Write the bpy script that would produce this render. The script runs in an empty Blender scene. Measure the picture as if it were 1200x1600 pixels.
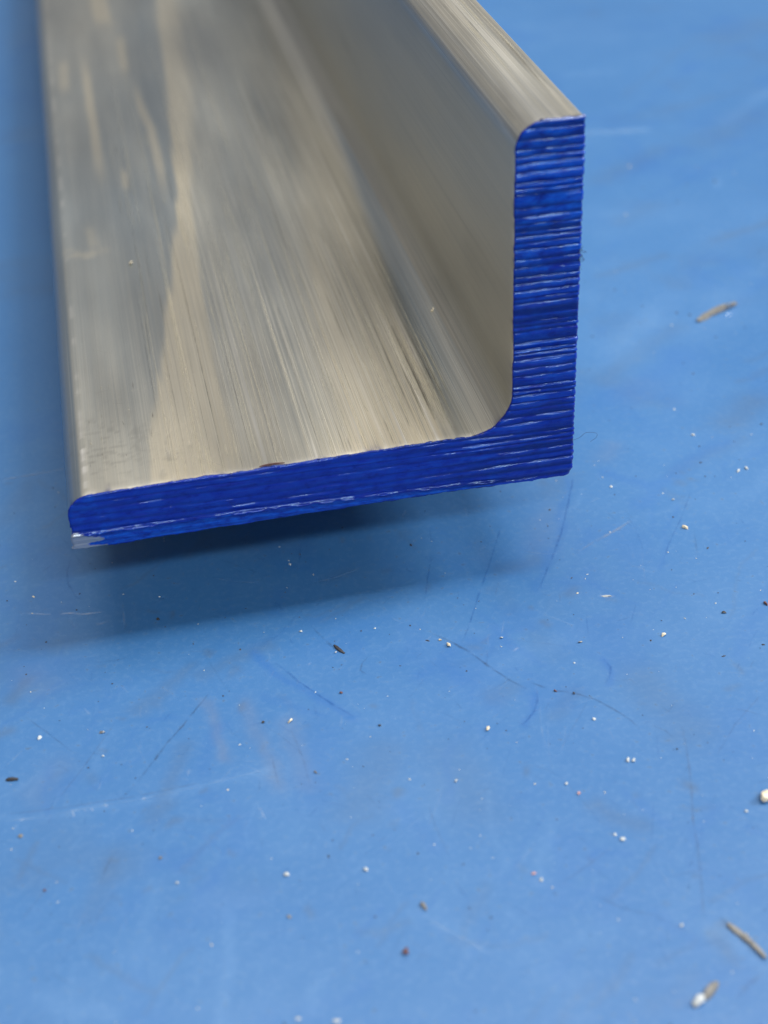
import bpy, bmesh, math, random
import numpy as np
from mathutils import Vector, Matrix

random.seed(11)
RNG = np.random.default_rng(5)
S = bpy.context.scene
COL = S.collection

# ------------------------------------------------------------------ camera
LEG, RISE, T = .0508, .0381, .00635           # 2 x 1.5 x 1/4 inch angle section
H = .0114                                      # underside of the bar above the table
CP = Vector((-.0415, -.1188, .0850))
YAW, PITCH, ROLL, FPX = .1803, -.6197, -.0531, 2277.
fwd = Vector((math.sin(YAW)*math.cos(PITCH), math.cos(YAW)*math.cos(PITCH), math.sin(PITCH)))
rgt = fwd.cross(Vector((0, 0, 1))).normalized()
upv = rgt.cross(fwd)
cr, sr = math.cos(ROLL), math.sin(ROLL)
rgt, upv = cr*rgt + sr*upv, -sr*rgt + cr*upv
cam = bpy.data.cameras.new('camera')
cam.sensor_fit = 'VERTICAL'; cam.sensor_height = 24; cam.sensor_width = 18
cam.lens = 24*FPX/1600
cam.clip_start = .01; cam.clip_end = 50
cam.dof.use_dof = True; cam.dof.focus_distance = .1495; cam.dof.aperture_fstop = 17.5
co = bpy.data.objects.new('camera', cam); COL.objects.link(co)
m = Matrix((rgt, upv, -fwd)).transposed().to_4x4(); m.translation = CP
co.matrix_world = m
S.camera = co

# ------------------------------------------------------------------ world, lamps, exposure
W = bpy.data.worlds.new('World'); S.world = W; W.use_nodes = True
W.node_tree.nodes['Background'].inputs[0].default_value = (.97, .97, 1.0, 1)
W.node_tree.nodes['Background'].inputs[1].default_value = .30

def lamp(name, loc, target, sx, sy, power, col):
    l = bpy.data.lights.new(name, 'AREA'); l.shape = 'RECTANGLE'
    l.size, l.size_y, l.energy, l.color = sx, sy, power, col
    o = bpy.data.objects.new(name, l); COL.objects.link(o)
    o.location = loc
    o.rotation_euler = (Vector(target)-Vector(loc)).to_track_quat('-Z', 'Y').to_euler()
    o['kind'] = 'helper'
    return o
lamp('ceiling_lamp', (.70, .03, 1.42), (0, 0, 0), .20, .36, 12.3, (1, .97, .92))
lamp('wide_ceiling_lamp', (.05, .35, 1.6), (0, 0, 0), 1.1, .8, 14, (1, .95, .87))
lamp('side_lamp', (1.30, .09, .95), (0, 0, 0), .30, .40, 22, (1, .98, .95))
lamp('front_tube_lamp', (.12, -1.05, 1.05), (0, 0, 0), .9, .09, 12, (1, .99, .97))

S.view_settings.view_transform = 'Standard'; S.view_settings.look = 'None'
S.view_settings.gamma = 1; S.view_settings.use_curve_mapping = False
S.view_settings.exposure = 0
S.cycles.use_denoising = True
S.cycles.max_bounces = 8

# ------------------------------------------------------------------ helpers
def noise(x, y, seed=0, n=256):
    """smooth 2-D value noise in 0..1"""
    g = np.random.default_rng(seed).random((n, n))
    xi = np.floor(x).astype(int); yi = np.floor(y).astype(int)
    u = x-xi; v = y-yi; u = u*u*(3-2*u); v = v*v*(3-2*v)
    a = g[xi % n, yi % n]; b = g[(xi+1) % n, yi % n]; c = g[xi % n, (yi+1) % n]; d = g[(xi+1) % n, (yi+1) % n]
    return (a*(1-u)+b*u)*(1-v)+(c*(1-u)+d*u)*v

def fbm(x, y, seed=0, o=4):
    s = 0; a = .5
    for k in range(o):
        s = s+a*noise(x*2**k, y*2**k, seed+17*k); a *= .5
    return s/(1-.5**o)

def sstep(a, b, x):
    t = np.clip((x-a)/(b-a), 0, 1); return t*t*(3-2*t)

def at(px, py, z=-H):
    """the point of the plane at height z seen at a pixel of the 1200 x 1600 photograph"""
    d = fwd+rgt*((px-600)/FPX)-upv*((py-800)/FPX)
    return CP+d*((z-CP.z)/d.z)

def pxsize(p):
    """metres one photograph pixel covers at p"""
    return (Vector(p)-CP).dot(fwd)/FPX

def mesh(name, verts, faces, mat=None, parent=None, smooth=True, attrs=None):
    me = bpy.data.meshes.new(name)
    me.from_pydata([tuple(v) for v in verts] if not isinstance(verts, np.ndarray) else verts.tolist(), [],
                   faces if not isinstance(faces, np.ndarray) else faces.tolist())
    for k, v in (attrs or {}).items():
        v = np.asarray(v, dtype=np.float32)
        if v.ndim == 1:
            me.attributes.new(k, 'FLOAT', 'POINT').data.foreach_set('value', v)
        else:
            me.attributes.new(k, 'FLOAT_VECTOR', 'POINT').data.foreach_set('vector', v.ravel())
    me.polygons.foreach_set('use_smooth', [smooth]*len(me.polygons))
    if mat: me.materials.append(mat)
    o = bpy.data.objects.new(name, me); COL.objects.link(o)
    if parent: o.parent = parent
    return o

def grid_faces(nr, nc, flip=False):
    i = np.arange(nr-1)[:, None]*nc+np.arange(nc-1)[None, :]
    f = np.stack([i, i+1, i+nc+1, i+nc], -1).reshape(-1, 4)
    return f[:, ::-1] if flip else f

def tag(o, label, cat, group=None):
    o['label'] = label; o['category'] = cat
    if group: o['group'] = group
    return o

class NT:
    """small node-tree writer"""
    def __init__(s, name):
        s.mat = bpy.data.materials.new(name); s.mat.use_nodes = True
        s.t = s.mat.node_tree; s.b = s.t.nodes['Principled BSDF']
    def n(s, typ, **kw):
        o = s.t.nodes.new(typ)
        for k, v in kw.items(): setattr(o, k, v)
        return o
    def put(s, sock, v):
        if isinstance(v, bpy.types.NodeSocket): s.t.links.new(v, sock)
        else: sock.default_value = v
    def math(s, op, a, b=0., clamp=False):
        o = s.n('ShaderNodeMath', operation=op, use_clamp=clamp); s.put(o.inputs[0], a); s.put(o.inputs[1], b); return o.outputs[0]
    def attr(s, name, vec=False):
        o = s.n('ShaderNodeAttribute', attribute_name=name); return o.outputs['Vector' if vec else 'Fac']
    def mix(s, f, a, b):
        o = s.n('ShaderNodeMix', data_type='RGBA'); s.put(o.inputs[0], f); s.put(o.inputs[6], a); s.put(o.inputs[7], b); return o.outputs[2]
    def ramp(s, v, a, b):
        o = s.n('ShaderNodeMapRange'); s.put(o.inputs[0], v); s.put(o.inputs[1], a); s.put(o.inputs[2], b); return o.outputs[0]
    def vec(s, v, scale):
        o = s.n('ShaderNodeVectorMath', operation='MULTIPLY'); s.put(o.inputs[0], v); s.put(o.inputs[1], scale); return o.outputs[0]
    def noise(s, v, scale=1., detail=3., rough=.55):
        o = s.n('ShaderNodeTexNoise'); s.put(o.inputs['Vector'], v); s.put(o.inputs['Scale'], scale)
        s.put(o.inputs['Detail'], detail); s.put(o.inputs['Roughness'], rough); return o.outputs['Fac']
    def bump(s, h, dist, strength=1., normal=None):
        o = s.n('ShaderNodeBump'); s.put(o.inputs['Height'], h); s.put(o.inputs['Distance'], dist); s.put(o.inputs['Strength'], strength)
        if normal is not None: s.put(o.inputs['Normal'], normal)
        return o.outputs['Normal']
    def set(s, **kw):
        for k, v in kw.items(): s.put(s.b.inputs[k.replace('_', ' ')], v)
        return s.mat

def c3(r, g, b): return (r, g, b, 1.)

# ------------------------------------------------------------------ materials
def m_table():
    k = NT('blue_table_paint')
    pos = k.n('ShaderNodeTexCoord').outputs['Object']
    big = k.noise(pos, 28., 4., .6); mid = k.noise(pos, 160., 4., .6); fine = k.noise(pos, 1500., 3., .6)
    col = k.mix(k.ramp(big, .3, .7), c3(.023, .121, .315), c3(.027, .130, .325))
    col = k.mix(k.math('MULTIPLY', k.ramp(mid, .5, .8), .20), col, c3(.065, .18, .37))
    col = k.mix(k.math('MULTIPLY', k.ramp(fine, .50, .8), .24), col, c3(.13, .25, .43))
    pit = k.ramp(k.noise(pos, 1500., 2., .5), .68, .74)
    col = k.mix(k.math('MULTIPLY', pit, .5), col, c3(.03, .07, .13))
    lint = k.ramp(k.noise(k.vec(pos, (700., 2600., 1.)), 1., 3., .6), .66, .76)
    col = k.mix(k.math('MULTIPLY', lint, .28), col, c3(.025, .10, .27))
    lint = k.ramp(k.noise(k.vec(pos, (2900., 800., 1.)), 1., 3., .6), .68, .76)
    col = k.mix(k.math('MULTIPLY', lint, .25), col, c3(.15, .27, .44))
    brk = k.math('ADD', .45, k.math('MULTIPLY', mid, 1.1))
    col = k.mix(k.math('MULTIPLY', k.attr('grime'), brk, True), col, c3(.050, .085, .14))
    col = k.mix(k.math('MULTIPLY', k.attr('rust'), brk, True), col, c3(.13, .15, .20))
    col = k.mix(k.math('MULTIPLY', k.attr('deep'), brk, True), col, c3(.004, .092, .325))
    col = k.mix(k.math('MULTIPLY', k.attr('scuff'), brk, True), col, c3(.19, .345, .57))
    rgh = k.math('ADD', .40, k.math('MULTIPLY', big, .16))
    # fine hairline scratches in two directions
    h = k.math('ADD', k.math('MULTIPLY', k.noise(pos, 420., 3.), 1.0), k.math('MULTIPLY', fine, .35))
    return k.set(Base_Color=col, Roughness=rgh, Normal=k.bump(h, .00010, .5), Specular_IOR_Level=.80)

def m_metal():
    k = NT('extruded_aluminium')
    sy = k.attr('sy', True)
    wide = k.noise(k.vec(sy, (260., 9., 1.)), 1., 4., .6)
    line = k.noise(k.vec(sy, (3000., 16., 1.)), 1., 4., .65)
    hair = k.noise(k.vec(sy, (9000., 26., 1.)), 1., 3., .6)
    blot = k.noise(k.vec(sy, (160., 30., 1.)), 1., 4., .6)
    grain = k.noise(k.vec(sy, (2600., 2600., 1.)), 1., 2., .6)
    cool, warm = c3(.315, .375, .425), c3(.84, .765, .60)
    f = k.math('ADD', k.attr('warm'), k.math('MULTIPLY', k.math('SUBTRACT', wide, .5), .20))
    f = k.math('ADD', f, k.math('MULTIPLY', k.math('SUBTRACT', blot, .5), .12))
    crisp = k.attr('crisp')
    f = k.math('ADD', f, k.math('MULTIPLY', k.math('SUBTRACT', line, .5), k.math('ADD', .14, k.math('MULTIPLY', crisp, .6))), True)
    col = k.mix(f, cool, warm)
    crisp = k.attr('crisp')
    h2 = k.noise(k.vec(sy, (13000., 14., 1.)), 1., 2., .5)
    ln = k.math('MULTIPLY', k.ramp(line, .60, .70), k.math('MULTIPLY', crisp, .8))
    col = k.mix(ln, col, c3(.80, .77, .68))
    dk = k.math('MULTIPLY', k.ramp(line, .42, .28), k.math('MULTIPLY', crisp, .55))
    col = k.mix(dk, col, c3(.26, .26, .24))
    hb = k.math('MULTIPLY', k.ramp(hair, .58, .68), k.math('MULTIPLY', crisp, .9))
    col = k.mix(hb, col, c3(.93, .90, .80))
    col = k.mix(k.math('MULTIPLY', k.ramp(h2, .57, .63), k.math('MULTIPLY', crisp, .8)), col, c3(.97, .94, .84))
    col = k.mix(k.math('MULTIPLY', k.ramp(h2, .40, .34), k.math('MULTIPLY', crisp, .6)), col, c3(.22, .22, .21))
    col = k.mix(k.math('MULTIPLY', k.ramp(grain, .62, .8), .10), col, c3(.2, .2, .19))
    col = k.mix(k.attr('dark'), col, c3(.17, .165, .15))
    col = k.mix(k.attr('bright'), col, c3(.93, .91, .86))
    col = k.mix(k.attr('ink'), col, c3(.02, .035, .22))
    rgh = k.math('ADD', .34, k.math('MULTIPLY', k.attr('matte'), .2))
    rgh = k.math('ADD', rgh, k.math('MULTIPLY', k.math('SUBTRACT', wide, .5), .12))
    h = k.math('ADD', k.math('MULTIPLY', line, .5), k.math('MULTIPLY', hair, .3))
    return k.set(Base_Color=col, Metallic=1., Roughness=rgh, Normal=k.bump(h, .00008, .7))

def m_paint():
    k = NT('wet_blue_marker_paint')
    pos = k.n('ShaderNodeTexCoord').outputs['Object']
    mott = k.noise(k.vec(pos, (650., 650., 1500.)), 1., 5., .68)
    strk = k.noise(k.vec(pos, (220., 500., 4200.)), 1., 4., .6)
    thin = k.math('MULTIPLY', k.attr('thin'), k.ramp(mott, .30, .74), True)
    col = k.mix(thin, c3(.0025, .0115, .275), c3(.004, .13, .68))
    col = k.mix(k.math('MULTIPLY', k.ramp(strk, .56, .78), .40), col, c3(.010, .075, .50))
    col = k.mix(k.math('MULTIPLY', k.ramp(mott, .46, .30), .4), col, c3(.0012, .006, .085))
    col = k.mix(k.attr('violet'), col, c3(.03, .02, .33))
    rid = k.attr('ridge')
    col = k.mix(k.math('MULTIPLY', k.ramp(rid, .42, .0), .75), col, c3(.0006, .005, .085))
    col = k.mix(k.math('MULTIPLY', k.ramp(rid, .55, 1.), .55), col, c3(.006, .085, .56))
    bare = k.attr('bare')
    col = k.mix(bare, col, c3(.27, .30, .35))
    rgh = k.math('ADD', .06, k.math('MULTIPLY', mott, .24))
    h = k.math('ADD', k.math('MULTIPLY', strk, .7), k.math('MULTIPLY', mott, .3))
    return k.set(Base_Color=col, Roughness=rgh, Metallic=k.math('MULTIPLY', bare, .25), Specular_IOR_Level=.5, Specular_Tint=c3(.50, .78, 1.), Normal=k.bump(h, .00010, .8))

def m_solid(name, col, rough=.5, metal=0., var=.35):
    k = NT(name)
    pos = k.n('ShaderNodeTexCoord').outputs['Object']
    nz = k.noise(pos, 2600., 3., .6)
    dark = tuple(c*(1-var) for c in col)
    return k.set(Base_Color=k.mix(k.ramp(nz, .35, .65), c3(*dark), c3(*col)), Roughness=rough, Metallic=metal)

def m_mark():
    k = NT('scratch_and_scuff')
    pos = k.n('ShaderNodeTexCoord').outputs['Object']
    nz = k.noise(pos, 700., 4., .65)
    a = k.math('MULTIPLY', k.math('MULTIPLY', k.attr('fade'), .47), k.ramp(nz, .34, .66), True)
    k.set(Base_Color=k.attr('tint', True), Roughness=.5, Alpha=a)
    return k.mat

def m_metmark():
    k = NT('drawn_line_metal')
    k.set(Base_Color=k.attr('tint', True), Roughness=.4, Metallic=1., Alpha=k.attr('fade'))
    return k.mat
METMARK = m_metmark()
TABLE, METAL, PAINT, MARK = m_table(), m_metal(), m_paint(), m_mark()
CREAM = m_solid('cream_chip', (.78, .70, .52), .45, .1)
WHITE = m_solid('white_fleck', (.50, .55, .58), .5)
STEEL = m_solid('bright_metal', (.70, .68, .64), .28, .9)
GREY = m_solid('dull_metal', (.24, .24, .23), .5, .3)
DARK = m_solid('dark_grit', (.035, .035, .04), .6)
BROWN = m_solid('brown_grit', (.13, .06, .055), .6)
PINK = m_solid('pink_fleck', (.55, .33, .33), .55)
BURR = m_solid('inked_burr', (.006, .012, .10), .3)
FIBRE = m_solid('dark_fibre', (.03, .035, .06), .6)

# ------------------------------------------------------------------ soft marks on the table (wear with a shape of its own)
# (channel, strength, half-width in photo pixels, photo-pixel polyline)
SOFT = [
 ('rust', .50, 9, [(320, 1095), (338, 1140), (358, 1185)]), ('rust', .40, 14, [(385, 1100), (420, 1180), (440, 1230)]),
 ('rust', .35, 16, [(450, 1130), (480, 1225)]), ('rust', .30, 26, [(40, 1055), (75, 1075)]), ('rust', .25, 30, [(95, 1200), (60, 1240)]),
 ('rust', .25, 24, [(860, 800), (840, 850)]), ('rust', .30, 18, [(945, 715), (958, 700)]), ('rust', .22, 30, [(990, 620), (1010, 600)]),
 ('grime', .40, 12, [(45, 1062), (20, 1090)]), ('grime', .35, 10, [(0, 1145), (18, 1138)]), ('grime', .35, 26, [(1140, 660), (1180, 625)]),
 ('grime', .22, 40, [(600, 1180), (560, 1260)]), ('grime', .20, 22, [(140, 1430), (185, 1330)]), ('grime', .28, 12, [(240, 1100), (300, 1040)]),
 ('grime', .25, 16, [(215, 1110), (270, 1070)]), ('grime', .25, 20, [(860, 770), (880, 745)]), ('grime', .22, 40, [(1000, 1060), (1080, 1140)]),
 ('grime', .25, 14, [(770, 1090), (800, 1075)]), ('grime', .22, 20, [(1050, 1150), (1090, 1130)]), ('grime', .3, 12, [(1120, 1460), (1140, 1500)]),
 ('grime', .22, 26, [(390, 860), (470, 850)]), ('grime', .18, 50, [(700, 1180), (740, 1260)]),('grime', .3, 16, [(780, 890), (840, 875)]),
 ('deep', .55, 8, [(400, 1020), (440, 1055), (490, 1088), (550, 1120)]), ('deep', .45, 5, [(838, 1080), (838, 1105), (815, 1135)]),
 ('deep', .45, 5, [(945, 1030), (955, 1050), (945, 1068)]), ('deep', .40, 10, [(940, 740), (1010, 760), (1060, 745)]), ('deep', .35, 14, [(1000, 790), (1080, 720), (1130, 690)]),
 ('deep', .30, 20, [(680, 1040), (720, 1060)]), ('deep', .35, 7, [(890, 750), (880, 820), (858, 880), (838, 920)]),
 ('deep', .30, 30, [(930, 630), (1010, 600), (1060, 560)]), ('deep', .25, 30, [(500, 1150), (490, 1240)]),
 ('scuff', .30, 10, [(356, 1405), (355, 1500), (352, 1600)]), ('scuff', .22, 14, [(240, 1380), (215, 1500)]), ('scuff', .25, 30, [(330, 1405), (370, 1405)]),
 ('scuff', .25, 12, [(500, 1520), (480, 1580)]), ('scuff', .4, 9, [(920, 208), (1010, 203)]), ('scuff', .35, 10, [(880, 118), (960, 112)]),
 ('scuff', .45, 7, [(1120, 283), (1124, 292)]), ('scuff', .25, 34, [(1100, 520), (1160, 430)]), ('scuff', .3, 30, [(960, 560), (1040, 470)]),
 ('scuff', .22, 40, [(820, 1480), (900, 1560)]), ('scuff', .25, 20, [(690, 1440), (740, 1480)]), ('scuff', .2, 50, [(950, 340), (1080, 330)]),
 ('scuff', .25, 8, [(0, 1285), (120, 1268), (230, 1250), (330, 1228), (420, 1205)]), ('scuff', .3, 16, [(60, 1560), (180, 1590)]),
 ('scuff', .2, 60, [(1120, 380), (1190, 330)]), ('scuff', .22, 24, [(780, 1040), (900, 990)]), ('grime', .2, 30, [(1180, 180), (1100, 220)]),
 ('grime', .22, 40, [(1130, 60), (1190, 40)]), ('scuff', .25, 9, [(670, 1430), (720, 1465)]),
]

_r = random.Random(19)
for _k in range(150):                         # drag marks and wiped-in dirt, grouped along a few directions
    _x, _y = _r.uniform(-20, 1220), 1610-900*_r.random()
    _a = _r.choice([_r.gauss(2.05, .2), _r.gauss(2.05, .2), _r.gauss(.75, .25), _r.gauss(2.7, .2)]); _l = _r.uniform(25, 150); _b = _r.uniform(-.3, .3)
    SOFT.append((_r.choice(['deep', 'deep', 'grime', 'grime', 'scuff', 'deep']), _r.uniform(.10, .30), _r.choice([2.5, 3.5, 5, 8, 14]),
                 [(_x+_l*t*math.cos(_a+_b*t), _y+_l*t*math.sin(_a+_b*t)*.8) for t in (0, .5, 1)]))
for _k in range(70):                          # small dirty blots
    _x, _y = _r.uniform(-20, 1220), 1500-780*_r.random()
    SOFT.append(('grime', _r.uniform(.15, .5), _r.choice([3, 4, 6, 9]), [(_x, _y), (_x+_r.uniform(-12, 12), _y+_r.uniform(-8, 8))]))
for _k in range(26):
    _x, _y = _r.uniform(920, 1220), _r.uniform(150, 780); _l = _r.uniform(40, 140); _s = _r.uniform(-.9, -.2)
    SOFT.append((_r.choice(['deep', 'deep', 'grime', 'scuff']), _r.uniform(.12, .3), _r.choice([6, 9, 14, 20]), [(_x, _y), (_x+_l, _y+_l*_s)]))

def seg_dist(X, Y, pts):
    d = np.full(X.shape, 1e9)
    for (x0, y0), (x1, y1) in zip(pts[:-1], pts[1:]):
        dx, dy = x1-x0, y1-y0
        t = np.clip(((X-x0)*dx+(Y-y0)*dy)/(dx*dx+dy*dy+1e-18), 0, 1)
        d = np.minimum(d, np.hypot(X-x0-t*dx, Y-y0-t*dy))
    return d

# ------------------------------------------------------------------ the table
def build_table():
    def axis(a, b, c, d, s0, s1, lo, hi):     # fine a..b at s0, coarser b..c .. then out to lo, hi
        l = list(np.arange(a, b, s0)); v = b; s = s0
        while v < c:
            l.append(v); s = min(s*1.01, s1); v += s
        for q in (.05, .15, .4): l.append(c+(hi-c)*q*1.)
        l.append(hi)
        return np.array([lo, lo*.6+a*.4, lo*.2+a*.8]+l)
    xs = axis(-.078, .045, .125, 0, .00028, .0010, -.7, .7)
    ys = axis(-.068, .045, .27, 0, .00028, .0014, -.45, .95)
    X, Y = np.meshgrid(xs, ys)
    ch = {c: np.zeros(X.shape) for c in ('grime', 'rust', 'deep', 'scuff')}
    wob_x = (fbm(X*400, Y*400, 3)-.5)*.0016; wob_y = (fbm(X*400, Y*400, 4)-.5)*.0016
    for c, st, hw, px in SOFT:
        p = [at(*q) for q in px]; w = hw*pxsize(p[0])
        g = w*2.5+.002
        i0, i1 = np.searchsorted(ys, [min(q.y for q in p)-g, max(q.y for q in p)+g]); j0, j1 = np.searchsorted(xs, [min(q.x for q in p)-g, max(q.x for q in p)+g])
        if i1 <= i0 or j1 <= j0: continue
        b = (slice(i0, i1), slice(j0, j1))
        d = seg_dist(X[b]+wob_x[b], Y[b]+wob_y[b], [(q.x, q.y) for q in p])
        ch[c][b] = np.maximum(ch[c][b], st*{'scuff': .24, 'rust': .5}.get(c, .85)*np.exp(-(d/w)**2*.9))
    # overall handling dirt: patchy
    n1 = fbm(X*55+3, Y*55, 21, 5); n2 = fbm(X*140, Y*140, 22, 5)
    ch['grime'] = np.clip(ch['grime']+.16*sstep(.52, .75, n1)*sstep(.4, .7, n2), 0, 1)
    n3 = fbm(X*40, Y*40+9, 23, 5)
    ch['scuff'] = np.clip(ch['scuff']+.05*sstep(.5, .75, n3), 0, 1)
    n4 = fbm(X*70+7, Y*70, 25, 5)
    ch['deep'] = np.clip(ch['deep']+.22*sstep(.50, .72, n4)*sstep(.35, .65, fbm(X*260, Y*260, 29, 4)), 0, 1)
    nr, nc = X.shape
    V = np.stack([X, Y, np.full(X.shape, -H)], -1).reshape(-1, 3)
    F = grid_faces(nr, nc).tolist()
    at_ = {k: v.ravel() for k, v in ch.items()}
    # sides and underside of the slab
    n = len(V); z = -H-.03
    c = [(xs[0], ys[0], -H), (xs[-1], ys[0], -H), (xs[-1], ys[-1], -H), (xs[0], ys[-1], -H)]
    V = np.vstack([V, np.array(c), np.array([(a, b, z) for a, b, _ in c])])
    for i in range(4):
        j = (i+1) % 4; F.append([n+j, n+i, n+4+i, n+4+j])
    F.append([n+7, n+6, n+5, n+4])
    for k in at_: at_[k] = np.concatenate([at_[k], np.zeros(8)])
    o = mesh('tabletop', V, F, TABLE, attrs=at_)
    o['kind'] = 'structure'
    return o
tabletop = build_table()

# ------------------------------------------------------------------ scratches: thin marks lying on the paint
TINT = {'dark': (.03, .05, .09), 'deep': (.004, .085, .34), 'pale': (.40, .54, .70), 'white': (.75, .80, .84),
        'tan': (.36, .36, .33), 'grey': (.10, .13, .19)}
LINES = [  # tint, alpha, width px, polyline in photo pixels
 ('dark', .75, 2.6, [(326, 1084), (300, 1116), (285, 1135), (262, 1160), (246, 1182), (232, 1200), (214, 1222)]),
 ('dark', .95, 5, [(249, 1176), (241, 1188)]),
 ('dark', .75, 3.2, [(676, 990), (705, 1003), (735, 1020), (762, 1040), (795, 1062), (825, 1078)]),
 ('dark', .65, 3, [(828, 1066), (866, 1079), (898, 1083), (930, 1093), (958, 1108), (984, 1124), (1000, 1140)]),
 ('dark', .5, 3, [(1000, 1140), (1020, 1134), (1040, 1142), (1050, 1152)]),
 ('deep', .8, 3, [(430, 1035), (470, 1067), (500, 1088), (552, 1120)]),
 ('deep', .7, 3, [(840, 1078), (840, 1095), (835, 1112), (822, 1128), (812, 1135)]),
 ('deep', .7, 3, [(944, 1030), (954, 1042), (953, 1056), (945, 1068)]),
 ('deep', .7, 3, [(897, 742), (887, 790), (878, 830), (862, 874), (842, 920)]),
 ('deep', .55, 2.4, [(783, 822), (766, 878), (748, 930), (732, 980), (722, 1005)]),
 ('deep', .5, 2.2, [(674, 868), (668, 905), (664, 940)]),
 ('deep', .5, 2.4, [(1080, 768), (1062, 815), (1045, 850), (1036, 880)]),
 ('grey', .55, 3.4, [(1066, 1135), (1074, 1178), (1080, 1230), (1083, 1280), (1090, 1320), (1096, 1380), (1100, 1440)]),
 ('grey', .5, 3, [(70, 1392), (48, 1420), (28, 1444)]),
 ('grey', .4, 3.4, [(185, 1325), (168, 1352), (155, 1385)]),
 ('grey', .4, 3, [(140, 1460), (160, 1420), (182, 1390)]),
 ('pale', .36, 2.4, [(0, 1284), (60, 1278), (115, 1267), (165, 1258), (225, 1248), (300, 1232), (370, 1214), (425, 1200)]),
 ('grey', .45, 2.4, [(8, 1273), (100, 1262), (210, 1245), (320, 1222)]),
 ('white', .85, 3, [(113, 1265), (116, 1277)]), ('white', .8, 3, [(132, 1264), (134, 1270)]), ('white', .8, 3, [(165, 1256), (167, 1262)]),
 ('white', .8, 4, [(222, 1247), (228, 1248)]), ('white', .8, 4, [(32, 1281), (38, 1282)]), ('white', .8, 3, [(143, 1263), (145, 1268)]),
 ('white', .8, 3, [(94, 959), (110, 958), (128, 960), (160, 957)]), ('white', .6, 3, [(40, 958), (80, 961)]),
 ('tan', .7, 4, [(0, 750), (40, 744), (75, 738), (104, 732)]),
 ('tan', .6, 3.4, [(930, 845), (955, 833), (985, 815)]), ('tan', .35, 3, [(900, 866), (930, 845)]),
 ('pale', .6, 5, [(404, 1260), (410, 1270), (414, 1280)]), ('white', .8, 4, [(408, 1264), (413, 1279)]),
 ('white', .8, 4, [(292, 1212), (297, 1202)]), ('white', .9, 4, [(937, 930), (948, 933), (962, 932)]),
 ('white', .7, 3, [(800, 1018), (811, 1012)]), ('white', .6, 3, [(480, 1040), (486, 1036)]),
 ('dark', .8, 4, [(511, 1002), (522, 1012), (538, 1020)]), ('dark', .55, 2.4, [(486, 978), (500, 992), (512, 1004)]),
 ('dark', .65, 2.6, [(576, 1026), (566, 1036), (563, 1048), (572, 1054)]),
 ('dark', .5, 2.4, [(406, 1218), (406, 1232), (402, 1240)]),
 ('deep', .6, 2.4, [(112, 872), (105, 892), (106, 912), (118, 932), (132, 940)]),
 ('deep', .5, 2.4, [(470, 852), (468, 880)]),
 ('grey', .45, 3, [(425, 1180), (430, 1205), (436, 1230)]), ('grey', .4, 3, [(455, 1140), (475, 1190), (485, 1230)]),
 ('grey', .5, 3, [(740, 1255), (700, 1300), (665, 1340)]) if False else ('grey', .4, 3, [(955, 1325), (915, 1355), (870, 1385)]),
 ('grey', .45, 3, [(930, 1400), (975, 1420), (1020, 1430), (1060, 1450), (1090, 1462)]),
 ('pale', .4, 4, [(670, 1435), (700, 1455), (730, 1470), (780, 1500)]),
 ('grey', .45, 2.6, [(940, 1255), (915, 1250), (890, 1255)]) if False else ('grey', .45, 2.6, [(745, 1245), (755, 1237), (766, 1229)]),
 ('grey', .4, 2.6, [(670, 1258), (680, 1290), (700, 1335)]), ('grey', .35, 2.6, [(1120, 1180), (1150, 1130), (1190, 1085)]),
 ('dark', .55, 2.6, [(1030, 1100), (1045, 1112), (1055, 1098)]), ('dark', .5, 2.4, [(970, 1063), (985, 1062), (995, 1070)]),
 ('dark', .5, 2.2, [(640, 1090), (652, 1075), (664, 1060)]),
 ('dark', .5, 3, [(1145, 1105), (1170, 1090), (1190, 1080)]) if False else ('grey', .4, 2.6, [(1140, 1105), (1170, 1112), (1200, 1120)]),
 ('dark', .6, 4, [(1120, 1432), (1134, 1440), (1150, 1462)]), ('grey', .5, 5, [(1150, 1560), (1175, 1535), (1200, 1515)]),
 ('pale', .5, 8, [(915, 207), (960, 205), (1015, 203)]),
 ('white', .5, 4, [(150, 975), (170, 972)]), ('dark', .4, 2, [(40, 1120), (80, 1150), (120, 1180)]),
 ('grey', .4, 2, [(180, 1130), (130, 1200), (90, 1250)]), ('deep', .4, 4, [(490, 1100), (498, 1130)]),
]
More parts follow.
